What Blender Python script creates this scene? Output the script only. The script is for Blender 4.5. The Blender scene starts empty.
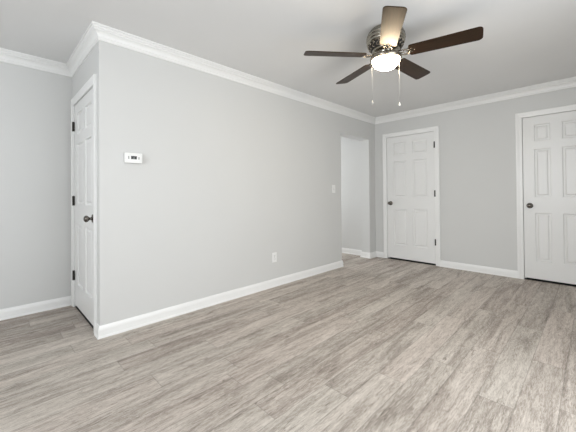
import bpy, bmesh, math, random
from mathutils import Vector, Matrix
random.seed(4)
C = bpy.context.scene.collection
sc = bpy.context.scene
PI = math.pi

# ------------------------------------------------------------------ camera
FPX, CX, CY = 304.07, 288.33, 191.88
PITCH, ROLL, YAW = 0.0086, -0.0084, 0.7889
CAM = Vector((2.698, -0.620, 1.094))
cd = bpy.data.cameras.new('camera'); cam = bpy.data.objects.new('camera', cd); C.objects.link(cam)
F = Vector((-math.sin(YAW), math.cos(YAW), 0)); R = Vector((math.cos(YAW), math.sin(YAW), 0)); Z = Vector((0, 0, 1))
fw = F*math.cos(PITCH) + Z*math.sin(PITCH); up = -F*math.sin(PITCH) + Z*math.cos(PITCH)
ri = R*math.cos(ROLL) + up*math.sin(ROLL); u2 = -R*math.sin(ROLL) + up*math.cos(ROLL)
m3 = Matrix((ri, u2, -fw)).transposed()
cam.matrix_world = Matrix.Translation(CAM) @ m3.to_4x4()
cd.sensor_width = 36; cd.lens = FPX/576*36
cd.shift_x = (288-CX)/576; cd.shift_y = (CY-216)/576
cd.clip_start = 0.05
sc.camera = cam

# ------------------------------------------------------------------ world, light, exposure
w = bpy.data.worlds.new('sky'); sc.world = w; w.use_nodes = True
bg = w.node_tree.nodes['Background']; bg.inputs[0].default_value = (0.86, 0.93, 1, 1); bg.inputs[1].default_value = 1.0
def area(name, loc, direction, sx, sy, power, col=(1, 1, 1), spread=180):
    l = bpy.data.lights.new(name, 'AREA'); l.shape = 'RECTANGLE'; l.size = sx; l.size_y = sy
    l.energy = power; l.color = col; l.spread = math.radians(spread)
    o = bpy.data.objects.new(name, l); C.objects.link(o); o.location = loc
    o.rotation_euler = Vector(direction).to_track_quat('-Z', 'Z').to_euler()
    return o
# daylight coming in through the windows behind and right of the camera
area('window_daylight_right', (3.46, 0.95, 1.15), (-1, 0, -0.2), 1.7, 1.9, 53, (0.935, 0.97, 1))
area('window_daylight_back', (1.75, -2.98, 1.45), (0, 1, 0.12), 1.9, 1.4, 94, (0.935, 0.97, 1))
# added fill light that brightens the hallway from its unseen end
area('hall_fill_light', (-2.36, 3.56, 1.35), (1, 0, -0.05), 0.66, 1.4, 90, (0.97, 0.985, 1))
sc.view_settings.view_transform = 'Standard'; sc.view_settings.look = 'None'
sc.view_settings.gamma = 1; sc.view_settings.use_curve_mapping = False
sc.view_settings.exposure = -0.05

# ------------------------------------------------------------------ room dimensions
H = 2.41      # ceiling
L = 4.20      # far wall
D = 1.036     # depth of entry recess on the left
XR = 3.25     # right wall
YB = -2.75    # back wall
WT = 0.16     # wall thickness
YO0, YO1, ZO = 3.186, 4.0, 2.018     # hallway opening
YH = 4.10     # hall wall
XH = -2.2     # hall end

# ------------------------------------------------------------------ materials
def mat(name, col, rough=0.5, metal=0.0, bump=None, spec=0.5, coat=0.0):
    m = bpy.data.materials.new(name); m.use_nodes = True
    nt = m.node_tree; b = nt.nodes['Principled BSDF']
    b.inputs['Base Color'].default_value = (*col, 1); b.inputs['Roughness'].default_value = rough
    b.inputs['Metallic'].default_value = metal; b.inputs['Specular IOR Level'].default_value = spec
    b.inputs['Coat Weight'].default_value = coat
    if bump:
        sc_, st, dist = bump
        tc = nt.nodes.new('ShaderNodeTexCoord'); n = nt.nodes.new('ShaderNodeTexNoise'); n.inputs['Scale'].default_value = sc_
        n.inputs['Detail'].default_value = 4
        bp = nt.nodes.new('ShaderNodeBump'); bp.inputs['Strength'].default_value = st; bp.inputs['Distance'].default_value = dist
        nt.links.new(tc.outputs['Object'], n.inputs['Vector']); nt.links.new(n.outputs['Fac'], bp.inputs['Height'])
        nt.links.new(bp.outputs['Normal'], b.inputs['Normal'])
    return m
def paint(name, col, rough, var=0.02, bump=0.15):
    m = mat(name, col, rough, bump=(160, bump, 0.001)); nt = m.node_tree; b = nt.nodes['Principled BSDF']
    tc = nt.nodes.new('ShaderNodeTexCoord'); n = nt.nodes.new('ShaderNodeTexNoise'); n.inputs['Scale'].default_value = 1.7
    n.inputs['Detail'].default_value = 3
    r = nt.nodes.new('ShaderNodeMapRange'); r.inputs['To Min'].default_value = 1-var; r.inputs['To Max'].default_value = 1+var
    mx = nt.nodes.new('ShaderNodeVectorMath'); mx.operation = 'SCALE'; mx.inputs[0].default_value = col
    nt.links.new(tc.outputs['Object'], n.inputs['Vector']); nt.links.new(n.outputs['Fac'], r.inputs['Value'])
    nt.links.new(r.outputs[0], mx.inputs['Scale']); nt.links.new(mx.outputs[0], b.inputs['Base Color'])
    return m
M_WALL = paint('grey_wall_paint', (0.630, 0.632, 0.622), 0.55)
M_CEIL = paint('ceiling_paint', (0.76, 0.76, 0.755), 0.8, 0.03, 0.3)
M_TRIM = paint('white_semigloss_trim', (0.84, 0.84, 0.83), 0.3, 0.005, 0.03)
M_DOOR = paint('white_door_paint', (0.80, 0.80, 0.79), 0.32, 0.005, 0.05)
M_PLAST = mat('white_plastic', (0.82, 0.82, 0.81), 0.35)
M_NICK = mat('satin_nickel', (0.17, 0.155, 0.14), 0.12, 1.0)
M_NICKB = mat('brushed_nickel_housing', (0.36, 0.34, 0.29), 0.25, 1.0)
M_NICKP = mat('polished_nickel_ironwork', (0.34, 0.30, 0.25), 0.18, 1.0)
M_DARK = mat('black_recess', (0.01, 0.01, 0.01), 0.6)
M_HINGE = mat('antique_hinge_metal', (0.018, 0.015, 0.011), 0.45, 0.2)
M_LCD = mat('dark_screen', (0.006, 0.007, 0.007), 0.5)
M_LCDG = mat('grey_digits', (0.12, 0.13, 0.12), 0.3)
M_GREY = mat('grey_button', (0.36, 0.36, 0.35), 0.4)
M_SLOT = mat('outlet_slot', (0.05, 0.05, 0.05), 0.6)
M_CHAIN = mat('light_chain_metal', (0.5, 0.49, 0.47), 0.4, 0.5)

def wood_blade():
    m = mat('dark_walnut_blade', (0.03, 0.015, 0.009), 0.40, spec=0.5); nt = m.node_tree; b = nt.nodes['Principled BSDF']
    b.inputs['Specular Tint'].default_value = (1.0, 0.68, 0.38, 1)
    tc = nt.nodes.new('ShaderNodeTexCoord'); mp = nt.nodes.new('ShaderNodeMapping'); mp.inputs['Scale'].default_value = (2.5, 34, 34)
    n = nt.nodes.new('ShaderNodeTexNoise'); n.inputs['Scale'].default_value = 3; n.inputs['Detail'].default_value = 5
    cr = nt.nodes.new('ShaderNodeValToRGB'); cr.color_ramp.elements[0].position = 0.35; cr.color_ramp.elements[1].position = 0.7
    cr.color_ramp.elements[0].color = (0.005, 0.003, 0.002, 1); cr.color_ramp.elements[1].color = (0.026, 0.011, 0.006, 1)
    nt.links.new(tc.outputs['Object'], mp.inputs[0]); nt.links.new(mp.outputs[0], n.inputs['Vector'])
    nt.links.new(n.outputs['Fac'], cr.inputs[0]); nt.links.new(cr.outputs[0], b.inputs['Base Color'])
    return m
M_BLADE = wood_blade()
def emit(name, col, s):
    m = bpy.data.materials.new(name); m.use_nodes = True; nt = m.node_tree; nt.nodes.clear()
    e = nt.nodes.new('ShaderNodeEmission'); e.inputs[0].default_value = (*col, 1); e.inputs[1].default_value = s
    o = nt.nodes.new('ShaderNodeOutputMaterial'); nt.links.new(e.outputs[0], o.inputs[0]); return m
M_GLOBE = emit('lit_frosted_glass', (1.0, 0.85, 0.62), 68.0)

def floor_mat():
    m = bpy.data.materials.new('greige_oak_vinyl_plank'); m.use_nodes = True; nt = m.node_tree; b = nt.nodes['Principled BSDF']
    N = nt.nodes.new; lk = nt.links.new
    def math_(op, a, bb=None, c=None):
        n = N('ShaderNodeMath'); n.operation = op
        for i, v in enumerate((a, bb, c)):
            if v is None: continue
            if isinstance(v, (int, float)): n.inputs[i].default_value = v
            else: lk(v, n.inputs[i])
        return n.outputs[0]
    tc = N('ShaderNodeTexCoord'); sp = N('ShaderNodeSeparateXYZ'); lk(tc.outputs['Object'], sp.inputs[0])
    PW, PL = 0.162, 1.22
    u = math_('DIVIDE', math_('ADD', sp.outputs[0], 0.193), PW); row = math_('FLOOR', u); fu = math_('FRACT', u)
    wn = N('ShaderNodeTexWhiteNoise'); wn.noise_dimensions = '1D'; lk(row, wn.inputs['W'])
    v = math_('ADD', math_('DIVIDE', sp.outputs[1], PL), wn.outputs['Value']); col = math_('FLOOR', v); fv = math_('FRACT', v)
    cv = N('ShaderNodeCombineXYZ'); lk(row, cv.inputs[0]); lk(col, cv.inputs[1])
    pr = N('ShaderNodeTexWhiteNoise'); pr.noise_dimensions = '2D'; lk(cv.outputs[0], pr.inputs['Vector'])
    sp2 = N('ShaderNodeSeparateColor'); lk(pr.outputs['Color'], sp2.inputs[0])
    # per-plank shifted coordinates
    gx = math_('ADD', sp.outputs[0], math_('MULTIPLY', sp2.outputs[0], 37.0))
    gy = math_('ADD', sp.outputs[1], math_('MULTIPLY', sp2.outputs[1], 53.0))
    def cxyz(x, y, z=None):
        n = N('ShaderNodeCombineXYZ'); lk(x, n.inputs[0]); lk(y, n.inputs[1])
        if z is not None: lk(z, n.inputs[2])
        return n.outputs[0]
    def noise(vec, scale, detail=4, dist=0.0, rough=0.55):
        n = N('ShaderNodeTexNoise'); n.inputs['Scale'].default_value = scale; n.inputs['Detail'].default_value = detail
        n.inputs['Distortion'].default_value = dist; n.inputs['Roughness'].default_value = rough; lk(vec, n.inputs['Vector']); return n.outputs['Fac']
    broad = noise(cxyz(math_('MULTIPLY', gx, 14.0), math_('MULTIPLY', gy, 1.2)), 1.0, 4, 0.8)
    fine = noise(cxyz(math_('MULTIPLY', gx, 95.0), math_('MULTIPLY', gy, 12.0)), 1.0, 8, 1.6, 0.85)
    # cathedral rings: contour lines of a smooth warped field
    fld = noise(cxyz(math_('MULTIPLY', gx, 6.0), math_('MULTIPLY', gy, 0.85)), 1.0, 1.5, 0.4)
    ring = math_('FRACT', math_('MULTIPLY', fld, 13.0))
    ring = math_('ABSOLUTE', math_('SUBTRACT', ring, 0.5))
    ring = math_('MULTIPLY', ring, 2.0)
    dark = noise(cxyz(math_('MULTIPLY', gx, 20.0), math_('MULTIPLY', gy, 4.0)), 1.0, 6, 2.0, 0.7)
    dk = N('ShaderNodeMapRange'); dk.inputs['From Min'].default_value = 0.60; dk.inputs['From Max'].default_value = 0.78; lk(dark, dk.inputs['Value'])
    t = math_('ADD', math_('MULTIPLY', broad, 0.33), math_('MULTIPLY', fine, 0.72))
    t = math_('ADD', t, math_('MULTIPLY', ring, 0.035))
    t = math_('ADD', t, math_('MULTIPLY', math_('SUBTRACT', sp2.outputs[2], 0.5), 0.055))
    t = math_('SUBTRACT', t, math_('MULTIPLY', dk.outputs[0], 0.20))
    t = math_('SUBTRACT', t, 0.058)
    cr = N('ShaderNodeValToRGB'); lk(t, cr.inputs[0]); e = cr.color_ramp.elements
    e[0].position = 0.315; e[0].color = (0.150, 0.126, 0.106, 1)
    e[1].position = 0.65; e[1].color = (0.700, 0.650, 0.605, 1)
    k = e.new(0.43); k.color = (0.305, 0.268, 0.240, 1)
    k = e.new(0.51); k.color = (0.475, 0.430, 0.392, 1)
    # hue drift per plank (rosier / greyer)
    mixc = N('ShaderNodeMix'); mixc.data_type = 'RGBA'; mixc.blend_type = 'MULTIPLY'; mixc.inputs['Factor'].default_value = 1
    tint = N('ShaderNodeMix'); tint.data_type = 'RGBA'; tint.inputs['A'].default_value = (1.015, 0.985, 0.96, 1); tint.inputs['B'].default_value = (0.995, 1.0, 0.975, 1)
    lk(sp2.outputs[1], tint.inputs['Factor']); lk(cr.outputs[0], mixc.inputs['A']); lk(tint.outputs['Result'], mixc.inputs['B'])
    # seams
    du = math_('MULTIPLY', math_('MINIMUM', fu, math_('SUBTRACT', 1.0, fu)), PW)
    dv = math_('MULTIPLY', math_('MINIMUM', fv, math_('SUBTRACT', 1.0, fv)), PL)
    dd = math_('MINIMUM', du, dv)
    sm = N('ShaderNodeMapRange'); sm.inputs['From Min'].default_value = 0.0006; sm.inputs['From Max'].default_value = 0.0040
    sm.inputs['To Min'].default_value = 0.72; sm.inputs['To Max'].default_value = 1.0; lk(dd, sm.inputs['Value'])
    sc2 = N('ShaderNodeVectorMath'); sc2.operation = 'SCALE'; lk(mixc.outputs['Result'], sc2.inputs[0]); lk(sm.outputs[0], sc2.inputs['Scale'])
    lk(sc2.outputs[0], b.inputs['Base Color'])
    rr = N('ShaderNodeMapRange'); b.inputs['Specular IOR Level'].default_value = 0.3
    rr.inputs['To Min'].default_value = 0.48; rr.inputs['To Max'].default_value = 0.62; lk(fine, rr.inputs['Value'])
    lk(rr.outputs[0], b.inputs['Roughness'])
    hgt = math_('ADD', math_('MULTIPLY', fine, 0.4), sm.outputs[0])
    bp = N('ShaderNodeBump'); bp.inputs['Strength'].default_value = 0.25; bp.inputs['Distance'].default_value = 0.0015; lk(hgt, bp.inputs['Height'])
    lk(bp.outputs['Normal'], b.inputs['Normal'])
    return m
M_FLOOR = floor_mat()

# ------------------------------------------------------------------ mesh helpers
class MB:
    def __init__(s): s.v = []; s.f = []; s.sm = []
    def add(s, vs, fs, smooth=False):
        o = len(s.v); s.v += [tuple(x) for x in vs]
        for f in fs: s.f.append([i+o for i in f]); s.sm.append(smooth)
    def box(s, x0, x1, y0, y1, z0, z1):
        vs = [(x, y, z) for x in (x0, x1) for y in (y0, y1) for z in (z0, z1)]
        s.add(vs, [(0,1,3,2), (4,6,7,5), (0,4,5,1), (2,3,7,6), (0,2,6,4), (1,5,7,3)])
    def lathe(s, prof, origin=(0,0,0), axis='z', seg=32, smooth=True):
        """prof: list of (r, h) ; axis: direction of h"""
        vs = []; n = len(prof)
        for i in range(seg):
            a = 2*PI*i/seg; c, sn = math.cos(a), math.sin(a)
            for r, h in prof:
                p = {'z': (r*c, r*sn, h), 'x': (h, r*c, r*sn), 'y': (r*c, h, r*sn)}[axis]
                vs.append((p[0]+origin[0], p[1]+origin[1], p[2]+origin[2]))
        fs = []
        for i in range(seg):
            j = (i+1) % seg
            for k in range(n-1): fs.append((i*n+k, j*n+k, j*n+k+1, i*n+k+1))
        s.add(vs, fs, smooth)
    def tube(s, pts, r, seg=8, closed=False, smooth=True):
        pts = [Vector(p) for p in pts]; n = len(pts); vs = []
        prevn = None
        for i, p in enumerate(pts):
            a = pts[(i-1) % n] if (closed or i > 0) else p
            b = pts[(i+1) % n] if (closed or i < n-1) else p
            t = (b-a).normalized()
            ref = prevn if prevn else (Vector((0,0,1)) if abs(t.z) < .9 else Vector((1,0,0)))
            nn = (ref - t*ref.dot(t)).normalized(); prevn = nn; bn = t.cross(nn)
            rr = r[i] if isinstance(r, (list, tuple)) else r
            for k in range(seg):
                q = 2*PI*k/seg; vs.append(p + (nn*math.cos(q)+bn*math.sin(q))*rr)
        fs = []
        for i in range(n if closed else n-1):
            j = (i+1) % n
            for k in range(seg): l = (k+1) % seg; fs.append((i*seg+k, i*seg+l, j*seg+l, j*seg+k))
        if not closed: fs += [tuple(range(seg))[::-1], tuple((n-1)*seg+k for k in range(seg))]
        s.add(vs, fs, smooth)
    def xform(s, M):
        s.v = [tuple(M @ Vector(v)) for v in s.v]; return s
    def build(s, name, m, parent=None, loc=None, bevel=0, mats=None):
        me = bpy.data.meshes.new(name); me.from_pydata(s.v, [], s.f); me.materials.append(m)
        for p, q in zip(me.polygons, s.sm): p.use_smooth = q
        bm = bmesh.new(); bm.from_mesh(me); bmesh.ops.remove_doubles(bm, verts=bm.verts, dist=1e-5)
        bmesh.ops.recalc_face_normals(bm, faces=bm.faces); bm.to_mesh(me); bm.free()
        o = bpy.data.objects.new(name, me); C.objects.link(o)
        if parent: o.parent = parent
        if loc: o.location = loc
        if bevel:
            b = o.modifiers.new('bevel', 'BEVEL'); b.width = bevel; b.segments = 2; b.limit_method = 'ANGLE'
        return o
def structure(o): o['kind'] = 'structure'; return o
def sweep(mb, path, prof, plane='xy', closed=False):
    """sweep prof [(offset to the LEFT of travel, height)] along path with mitres; plane picks the 3-D mapping"""
    n = len(path); P = [Vector(p) for p in path]; rows = []
    for i, p in enumerate(P):
        d0 = (p-P[i-1]).normalized() if i > 0 else None; d1 = (P[i+1]-p).normalized() if i < n-1 else None
        if d0 is None: d0 = d1
        if d1 is None: d1 = d0
        n0 = Vector((-d0.y, d0.x)); n1 = Vector((-d1.y, d1.x)); b = (n0+n1); b = b/(1+n0.dot(n1))
        rows.append([(p+b*o, h) for o, h in prof])
    vs = [plane(q.x, q.y, h) for row in rows for q, h in row]; k = len(prof); fs = []
    for i in range(n-1):
        for j in range(k): l = (j+1) % k; fs.append((i*k+j, i*k+l, (i+1)*k+l, (i+1)*k+j))
    fs += [tuple(range(k)), tuple((n-1)*k+j for j in range(k))[::-1]]
    mb.add(vs, fs)
def XY(x, y, h): return (x, y, h)
def seg_end(prev, a, b, nxt, prof, name, m):
    """one mitred run a->b whose ends are mitred towards prev and nxt"""
    mb = MB()
    P = [Vector(p) if p else None for p in (prev, a, b, nxt)]
    d = (P[2]-P[1]).normalized(); nn = Vector((-d.y, d.x)); vs = []
    for p, q0, q1 in ((P[1], P[0], P[1]), (P[2], P[2], P[3])):
        if q0 is None or q1 is None: bb = nn
        else:
            e = (q1-q0).normalized(); ne = Vector((-e.y, e.x)); bb = (nn+ne)/(1+nn.dot(ne))
        vs += [(p.x+bb.x*o, p.y+bb.y*o, h) for o, h in prof]
    k = len(prof); fs = [(j, (j+1) % k, k+(j+1) % k, k+j) for j in range(k)]
    fs += [tuple(range(k)), tuple(range(k, 2*k))[::-1]]
    mb.add(vs, fs); return structure(mb.build(name, m))

# ------------------------------------------------------------------ floor and ceiling
mb = MB(); mb.box(XH-.2, XR+.3, YB-.3, L+1.0, -0.12, 0); structure(mb.build('floor', M_FLOOR))
mb = MB(); mb.box(XH-.2, XR+.3, YB-.3, L+1.0, H, H+0.12); structure(mb.build('ceiling', M_CEIL))

# ------------------------------------------------------------------ doors' positions
B1 = (0.222, 0.994); B2 = (2.064, 2.700); C1 = (-0.938, -0.152)
DZ, DZC, GAP = 2.035, 1.993, 0.026
# ------------------------------------------------------------------ walls
def wall_box(name, boxes):
    mb = MB()
    for b in boxes: mb.box(*b)
    return structure(mb.build(name, M_WALL))
o_ = 0.022   # jamb thickness around door slabs
wall_box('wall_left', [(-WT, 0, .12, YO0, 0, H), (-WT, 0, YO0, YO1, ZO, H), (-WT, 0, YO1, L, 0, H)])
wall_box('wall_entry', [(-D-.12, -D, YB, 0, 0, H)])
wall_box('wall_closet', [(-D-.12, C1[0]-o_, 0, .12, 0, H), (C1[0]-o_, C1[1]+o_, 0, .12, DZC+o_, H), (C1[1]+o_, 0, 0, .12, 0, H)])
wall_box('wall_far', [(-WT, B1[0]-o_, L, L+.12, 0, H), (B1[0]-o_, B1[1]+o_, L, L+.12, DZ+o_, H), (B1[1]+o_, B2[0]-o_, L, L+.12, 0, H),
                      (B2[0]-o_, B2[1]+o_, L, L+.12, DZ+o_, H), (B2[1]+o_, XR+.12, L, L+.12, 0, H)])
W1 = (0.05, 1.85, 0.15, 2.14); W2 = (0.8, 2.7, 0.75, 2.15)
wall_box('wall_right', [(XR, XR+.12, YB, W1[0], 0, H), (XR, XR+.12, W1[1], L, 0, H), (XR, XR+.12, W1[0], W1[1], 0, W1[2]), (XR, XR+.12, W1[0], W1[1], W1[3], H)])
wall_box('wall_back', [(-D-.12, W2[0], YB-.12, YB, 0, H), (W2[1], XR+.12, YB-.12, YB, 0, H), (W2[0], W2[1], YB-.12, YB, 0, W2[2]), (W2[0], W2[1], YB-.12, YB, W2[3], H)])
wall_box('wall_hall_far', [(XH, -WT, YH, YH+.1, 0, H)])
wall_box('wall_hall_near', [(XH, -WT, YO0-.14, YO0-.02, 0, H)])
W3 = (3.22, 3.90, 0.62, 2.08)  # opening added in the unseen hall end to let the fill light through
wall_box('wall_hall_end', [(XH-.12, XH, YO0-.14, W3[0], 0, H), (XH-.12, XH, W3[1], YH+.1, 0, H), (XH-.12, XH, W3[0], W3[1], 0, W3[2]), (XH-.12, XH, W3[0], W3[1], W3[3], H)])
wall_box('wall_closet_inner', [(-D-.12, -D, .12, .9, 0, H), (-D-.12, -WT, .9, 1.0, 0, H)])
wall_box('wall_far_closets', [(-WT, XR+.12, L+.75, L+.85, 0, H), (-WT-.1, -WT, L+.12, L+.85, 0, H), (XR+.12, XR+.22, L, L+.85, 0, H), (1.4, 1.5, L+.12, L+.75, 0, H)])

# windows behind the camera
def window(name, ax, pos, a0, a1, z0, z1):
    mb = MB()
    def bx(p0, p1, q0, q1, za, zb):
        if ax == 'x': mb.box(pos+p0, pos+p1, q0, q1, za, zb)
        else: mb.box(q0, q1, pos-p1, pos-p0, za, zb)
    t = .05
    bx(.03, .09, a0, a0+t, z0, z1); bx(.03, .09, a1-t, a1, z0, z1); bx(.03, .09, a0+t, a1-t, z0, z0+t); bx(.03, .09, a0+t, a1-t, z1-t, z1)
    bx(.045, .075, a0+t, a1-t, (z0+z1)/2-.02, (z0+z1)/2+.02); am = (a0+a1)/2
    bx(.04, .08, am-.03, am+.03, z0+t, z1-t)
    return structure(mb.build(name, M_TRIM))
window('added_hall_frame', 'x', XH-.12, *W3); window('window_1', 'x', XR, *W1); window('window_2', 'y', YB, *W2)  # hall-end frame is made up, dressing the fill light's opening

# ------------------------------------------------------------------ crown molding, baseboards
CR = [(0, H), (0, H-.1035), (.006, H-.1035), (.010, H-.098), (.010, H-.088), (.007, H-.084), (.012, H-.080), (.014, H-.070), (.020, H-.058),
      (.030, H-.048), (.041, H-.042), (.041, H-.034), (.036, H-.031), (.046, H-.025), (.050, H-.018), (.047, H-.014), (.0575, H-.012), (.0575, H)]
BBH = .093
BB = [(0, 0), (0, BBH), (.006, BBH), (.009, BBH-.008), (.012, BBH-.020), (.0135, BBH-.030), (.0135, .018), (.018, .012), (.019, 0)]
# travel so that the room is on the left (counter-clockwise seen from above)
loop = [(-D, 0), (-D, YB), (XR, YB), (XR, L), (0, L), (0, 0)]
names = ['entry', 'back', 'right', 'far', 'left', 'closet']
n = len(loop)
for i in range(n):
    a, b = loop[i], loop[(i+1) % n]
    seg_end(loop[i-1], a, b, loop[(i+2) % n], CR, 'trim_%d' % (i+1), M_TRIM)
CW = .066   # casing width
runs = [('entry', (0, 0), [(-D, 0), (-D, YB)], (XR, YB)), ]
seg_end((0, 0), (-D, 0), (-D, YB), (XR, YB), BB, 'baseboard_entry', M_TRIM)
seg_end((-D, 0), (-D, YB), (XR, YB), (XR, L), BB, 'baseboard_back', M_TRIM)
seg_end((-D, YB), (XR, YB), (XR, L), (0, L), BB, 'baseboard_right', M_TRIM)
seg_end((XR, YB), (XR, L), (B2[1]+CW+.003, L), None, BB, 'baseboard_far_right', M_TRIM)
seg_end(None, (B2[0]-CW-.003, L), (B1[1]+CW+.003, L), None, BB, 'baseboard_far', M_TRIM)
mb = MB(); sweep(mb, [(B1[0]-CW-.003, L), (0, L), (0, YO1), (-WT, YO1), (-WT, YH), (XH, YH)], BB, XY); structure(mb.build('baseboard_hall', M_TRIM))
mb = MB(); sweep(mb, [(-WT-.02, YO0), (0, YO0), (0, 0), (C1[1]+CW+.004, 0)], BB, XY); structure(mb.build('baseboard_left', M_TRIM))

# ------------------------------------------------------------------ doors
def rect_ring(mb, x0, x1, z0, z1, steps, inward):
    """molded panel: nested rectangles, steps = [(inset, depth)], last one filled"""
    prev = None; vs = []; fs = []
    for ins, dp in steps:
        k = len(vs); vs += [(x0+ins, inward*dp, z0+ins), (x1-ins, inward*dp, z0+ins), (x1-ins, inward*dp, z1-ins), (x0+ins, inward*dp, z1-ins)]
        if prev is not None:
            for j in range(4): l = (j+1) % 4; fs.append((prev+j, prev+l, k+l, k+j))
        prev = k
    fs.append((prev, prev+1, prev+2, prev+3)); mb.add(vs, fs)
def panel_door(name, x0, x1, zt, ywall, hinge_left, kz, both=True):
    """six-panel door hung flush in a wall that faces -Y; x0,x1 slab edges"""
    root_y = ywall+.004
    W = x1-x0; h = zt-GAP; T = .035
    sx, mx = .112, .105
    pw = (W-2*sx-mx)/2
    xs = [0, sx, sx+pw, sx+pw+mx, W-sx, W]
    k = (zt)/2.035
    zs = [0, .247*k-GAP, .840*k-GAP, 1.035*k-GAP, 1.630*k-GAP, 1.728*k-GAP, 1.932*k-GAP, h]
    mb = MB()
    steps = [(0, 0), (.0015, .008), (.008, .014), (.024, .014), (.034, .0045), (.040, .004)]
    for i in range(5):
        for j in range(7):
            if i in (1, 3) and j in (1, 3, 5): rect_ring(mb, xs[i], xs[i+1], zs[j], zs[j+1], steps, 1)
            else: mb.add([(xs[i], 0, zs[j]), (xs[i+1], 0, zs[j]), (xs[i+1], 0, zs[j+1]), (xs[i], 0, zs[j+1])], [(0, 1, 2, 3)])
    mb.add([(0,0,0), (W,0,0), (W,T,0), (0,T,0), (0,0,h), (W,0,h), (W,T,h), (0,T,h)], [(0,3,2,1), (4,5,6,7), (0,4,7,3), (1,2,6,5), (3,7,6,2)])
    d = structure(mb.build(name, M_DOOR)); d.location = (x0, root_y, GAP)
    # knob
    kx = .062 if not hinge_left else W-.055
    kb = MB()
    prof = [(0, -.002), (.033, -.002), (.034, -.006), (.030, -.010), (.015, -.013), (.0115, -.018), (.0115, -.028), (.017, -.033),
            (.0255, -.041), (.0275, -.050), (.0255, -.059), (.018, -.065), (.008, -.068), (0, -.0685)]
    kb.lathe(prof, (kx, 0, kz-GAP), 'y', 32)
    kb.build('door_knob', M_NICK, d)
    lb = MB(); ex = 0 if not hinge_left else W
    # hinges
    hx = W+.003 if not hinge_left else -.010
    for hz in ((.312, 1.049, 1.785) if hinge_left else (.352, 1.09, 1.83)):
        hb = MB(); hb.lathe([(0, -.046), (.011, -.046), (.011, -.016), (.009, -.0155), (.011, -.015), (.011, .015), (.009, .0155), (.011, .016), (.011, .046), (.005, .050), (0, .052)], (hx, -.010, hz-GAP), 'z', 14)
        s = 1 if hinge_left else -1
        hb.box(min(hx, hx+s*.006), max(hx, hx+s*.006), -.002, .001, hz-GAP-.044, hz-GAP+.044)
        hb.build('door_hinge', M_HINGE, d)
    return d
def casing(nm, x0, x1, zt, ywall):
    g = .004; a, b, t = x0-g, x1+g, zt+g
    prof = [(0, 0), (0, .009), (.005, .011), (.018, .012), (.030, .0125), (.038, .015), (.050, .0175), (.060, .018), (CW, .016), (CW, 0)]
    mb = MB()
    sweep(mb, [(a, 0), (a, t), (b, t), (b, 0)], prof, lambda x, z, h: (x, ywall-h, z))
    structure(mb.build(nm, M_TRIM))
def jamb(nm, x0, x1, zt, ywall):
    mb = MB(); g = .004; J = o_-.001
    mb.box(x0-J, x0-g, ywall+.001, ywall+.118, 0, zt+J); mb.box(x1+g, x1+J, ywall+.001, ywall+.118, 0, zt+J); mb.box(x0-g, x1+g, ywall+.001, ywall+.118, zt+g, zt+J)
    # stops behind slab
    mb.box(x0-g, x0+.010, ywall+.042, ywall+.075, 0, zt+g); mb.box(x1-.010, x1+g, ywall+.042, ywall+.075, 0, zt+g); mb.box(x0+.010, x1-.010, ywall+.042, ywall+.075, zt-.010, zt+g)
    structure(mb.build(nm, M_TRIM))
for i, (x0, x1, zt, yw, hl, kz) in enumerate([(*C1, DZC, 0, True, .91), (*B1, DZ, L, False, .935), (*B2, DZ, L, False, .93)]):
    panel_door('door_%d' % (i+1), x0, x1, zt, yw, hl, kz)
    casing('trim_%d' % (7+i), x0, x1, zt, yw); jamb('trim_%d' % (10+i), x0, x1, zt, yw)

for i, (x0, x1, yw) in enumerate([(*C1, 0), (*B1, L), (*B2, L)]):  # black strips that colour in the dark shade of the gaps under the doors
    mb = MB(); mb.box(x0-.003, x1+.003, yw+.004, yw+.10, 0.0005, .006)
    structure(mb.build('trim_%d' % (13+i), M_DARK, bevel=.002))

# ------------------------------------------------------------------ things
def thing(name, label, cat, loc=(0,0,0), group=None, rz=0):
    o = bpy.data.objects.new(name, None); C.objects.link(o); o.location = loc; o.rotation_euler.z = rz
    o['label'] = label; o['category'] = cat; o.empty_display_size = .1
    if group: o['group'] = group
    return o
# wall plates on the left wall (facing +X)
t = thing('thermostat', 'white rectangular thermostat with small dark screen on the long grey wall', 'thermostat', (0, .242, 1.405))
mb = MB(); mb.box(0.0005, .005, -.066, .066, -.041, .041); mb.build('mounting_plate', M_PLAST, t, bevel=.002)
mb = MB(); mb.box(.005, .027, -.068, .068, -.043, .043); mb.build('case', M_PLAST, t, bevel=.005)
mb = MB(); mb.box(.027, .028, -.021, .023, -.010, .016); s = mb.build('screen', M_LCD, t); s['label'] = 'small dark display'
mb = MB(); mb.box(.028, .0285, -.009, .010, -.007, .006); mb.build('digits', M_LCDG, s)
mb = MB(); mb.box(.027, .029, -.044, -.035, -.010, .014); mb.build('button', M_GREY, t, bevel=.001)
mb = MB(); mb.box(.027, .029, .035, .044, -.010, .010); mb.build('button', M_GREY, t, bevel=.001)

t = thing('power_outlet', 'white duplex power outlet low on the long grey wall', 'outlet', (0, 1.813, .347))
mb = MB(); mb.box(.0005, .006, -.036, .036, -.058, .058); mb.build('cover_plate', M_PLAST, t, bevel=.003)
for z in (-.02, .02):
    mb = MB(); mb.box(.006, .008, -.017, .017, z-.014, z+.014); r = mb.build('receptacle', M_PLAST, t, bevel=.004)
    for y in (-.007, .007):
        mb = MB(); mb.box(.008, .0083, y-.0013, y+.0013, z-.002, z+.008); mb.build('slot', M_SLOT, r)
    mb = MB(); mb.lathe([(0, .0083), (.0028, .0083), (.0028, .008)], (0, 0, z-.008), 'x', 12); mb.build('ground_hole', M_SLOT, r)
mb = MB(); mb.lathe([(0, .0072), (.003, .007), (.0034, .006)], (0, 0, 0), 'x', 12); mb.build('screw', M_GREY, t)

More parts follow.
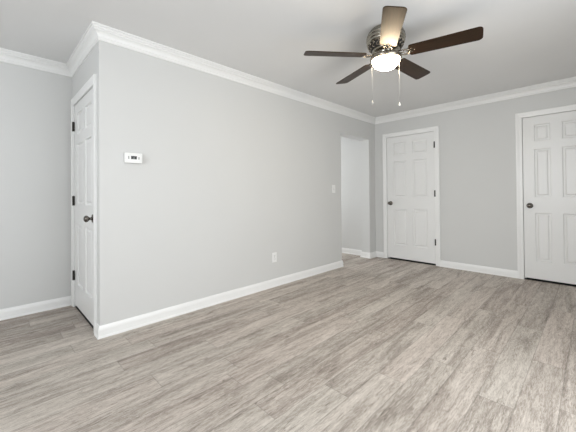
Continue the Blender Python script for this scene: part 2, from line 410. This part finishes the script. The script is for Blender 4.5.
t = thing('light_switch', 'white toggle light switch beside the hallway opening', 'switch', (0, 2.995, 1.17))
mb = MB(); mb.box(.0005, .006, -.036, .036, -.058, .058); mb.build('cover_plate', M_PLAST, t, bevel=.003)
mb = MB(); mb.box(.006, .0065, -.006, .006, -.013, .013); mb.build('toggle_slot', M_GREY, t)
mb = MB(); mb.add([(.006, -.0045, -.004), (.006, .0045, -.004), (.006, .0045, .010), (.006, -.0045, .010), (.019, -.003, .008), (.019, .003, .008), (.018, .003, .014), (.018, -.003, .014)],
    [(0,1,5,4), (1,2,6,5), (2,3,7,6), (3,0,4,7), (4,5,6,7), (0,3,2,1)]); mb.build('toggle', M_PLAST, t)
for z in (-.03, .03):
    mb = MB(); mb.lathe([(0, .0072), (.003, .007), (.0034, .006)], (0, 0, z), 'x', 12); mb.build('screw', M_GREY, t)

# ------------------------------------------------------------------ ceiling fan
FX, FY = 1.526, 1.664
fan = thing('ceiling_fan', 'five-bladed ceiling fan with dark walnut blades, nickel housing and lit dome light', 'ceiling fan', (FX, FY, H))
mb = MB()   # heights relative to ceiling
mb.lathe([(0, 0), (.118, 0), (.122, -.006), (.128, -.012), (.128, -.020), (.134, -.021), (.139, -.026), (.139, -.036), (.143, -.038), (.148, -.045), (.148, -.052), (.142, -.054), (.142, -.059), (.151, -.061), (.152, -.080), (.150, -.084), (.143, -.086), (.143, -.091), (.149, -.093), (.149, -.101), (.144, -.110), (.135, -.118), (.0, -.118)], (0,0,0), 'z', 64)
mb.build('motor_housing', M_NICKB, fan)
mb = MB(); mb.lathe([(0, -.118), (.128, -.118), (.132, -.130), (.124, -.146), (.105, -.156), (0, -.156)], (0,0,0), 'z', 48)
vb = mb.build('vent_band', M_DARK, fan); vb['label'] = 'dark vented band under the housing'
mb = MB()
for i in range(20):
    a = 2*PI*i/20; rr = .131
    # S-shaped scroll ribs
    pts = []
    for j in range(9):
        q = j/8; ang = a + .11*math.sin(q*2*PI); r2 = rr + .006 - .022*q*q
        pts.append((r2*math.cos(ang), r2*math.sin(ang), -.116-.040*q))
    mb.tube(pts, [.0035, .0055, .0045, .0035, .004, .0045, .0055, .0045, .003], 6)
mb.build('scroll_ribs', M_NICKP, vb)
mb = MB(); mb.lathe([(0, -.154), (.100, -.154), (.108, -.160), (.108, -.168), (.096, -.174), (.080, -.178), (.074, -.188), (.074, -.205), (0, -.205)], (0,0,0), 'z', 48)
mb.build('flywheel', M_NICKB, fan)
mb = MB(); mb.lathe([(0, -.203), (.072, -.203), (.100, -.208), (.116, -.213), (.123, -.221), (.124, -.233), (.119, -.242), (.112, -.245), (.106, -.241), (0, -.236)], (0,0,0), 'z', 56)
mb.build('light_fitter_rim', M_NICKP, fan)
mb = MB(); gp = [(.107, -.240)]
for j in range(1, 13):
    q = j/12*PI/2; gp.append((.107*math.cos(q), -.240-.078*math.sin(q)))
mb.lathe(gp, (0,0,0), 'z', 48); g = mb.build('glass_dome', M_GLOBE, fan); g['label'] = 'glowing white glass dome'

ZBL = -.205     # blade plane below ceiling
PITCHB = math.radians(-12)
def blade_mesh():
    mb = MB(); r0, r1, w0, w1, t = .176, .662, .128, .144, .006
    out = []
    def corner(cx, cy, rad, a0, a1, n=6):
        return [(cx+rad*math.cos(a0+(a1-a0)*i/n), cy+rad*math.sin(a0+(a1-a0)*i/n)) for i in range(n+1)]
    ra, rb = .018, .030
    out += corner(r1-rb, w1/2-rb, rb, PI/2, 0)
    out += corner(r1-rb, -w1/2+rb, rb, 0, -PI/2)
    out += corner(r0+ra, -w0/2+ra, ra, -PI/2, -PI)
    out += corner(r0+ra, w0/2-ra, ra, PI, PI/2)
    n = len(out); vs = [(x, y, t/2) for x, y in out]+[(x, y, -t/2) for x, y in out]
    fs = [tuple(range(n)), tuple(range(n, 2*n))[::-1]]+[(i, (i+1) % n, n+(i+1) % n, n+i) for i in range(n)]
    mb.add(vs, fs); return mb
def iron_mesh():
    """scrolled nickel bracket from hub to blade root"""
    mb = MB(); z = -.006
    for s in (-1, 1):
        mb.tube([(.070, s*.012, .012), (.090, s*.014, .006), (.112, s*.022, 0), (.128, s*.030, z), (.150, s*.033, z), (.172, s*.026, z), (.184, s*.012, z), (.187, 0, z)],
                [.006, .005, .0045, .0045, .0045, .0045, .004, .0035], 8)
        sp = []
        for i in range(15):
            q = i/14; a = q*3.4*PI*.5; rr = .016*(1-.75*q)
            sp.append((.157+rr*math.cos(a+PI)*1.1, s*(.014+rr*math.sin(a)*.9), z))
        mb.tube(sp, .0034, 7)
    mb.tube([(.066, 0, .012), (.095, 0, .004), (.120, 0, z), (.142, 0, z)], [.009, .007, .005, .004], 8)
    # tongue above the blade with screw heads showing below
    mb.box(.165, .225, -.028, .028, .0032, .006)
    for x, y in ((.196, -.020), (.196, .020), (.214, 0)):
        mb.lathe([(0, -.0050), (.004, -.0045), (.005, -.003)], (x, y, 0), 'z', 10)
    return mb
bm0 = blade_mesh(); im0 = iron_mesh()
b0 = None
A0 = 158.1
for k in range(5):
    a = math.radians(A0+72*k)
    if b0 is None:
        b0 = bm0.build('blade', M_BLADE, fan, bevel=.0015); i0 = im0.build('blade_iron', M_NICKP, b0); b, ir = b0, i0
        i0['label'] = 'scrolled nickel blade bracket'
    else:
        b = b0.copy(); C.objects.link(b); b.parent = fan
        ir = i0.copy(); C.objects.link(ir); ir.parent = b
    b.location = (0, 0, ZBL); b.rotation_euler = (PITCHB, 0, a)
# pull chains
for (dx, dy, zl, pend) in ((-.079, -.080, -.585, 0), (.080, .066, -.600, 1)):
    mb = MB(); z = -.232
    mb.tube([(dx, dy, -.225), (dx, dy, zl+.012)], .0008, 6)
    nb = int((z-zl)/.008)
    for i in range(nb):
        zz = z-i*.008; mb.lathe([(0, .0014), (.0014, 0), (0, -.0014)], (dx, dy, zz), 'z', 6)
    ch = mb.build('pull_chain', M_CHAIN, fan)
    mb = MB(); mb.lathe([(0, .016), (.002, .015), (.003, .009), (.006, .000), (.0072, -.006), (.006, -.012), (0, -.015)], (dx, dy, zl), 'z', 14)
    p = mb.build('chain_pendant', M_PLAST if pend else M_CHAIN, ch)
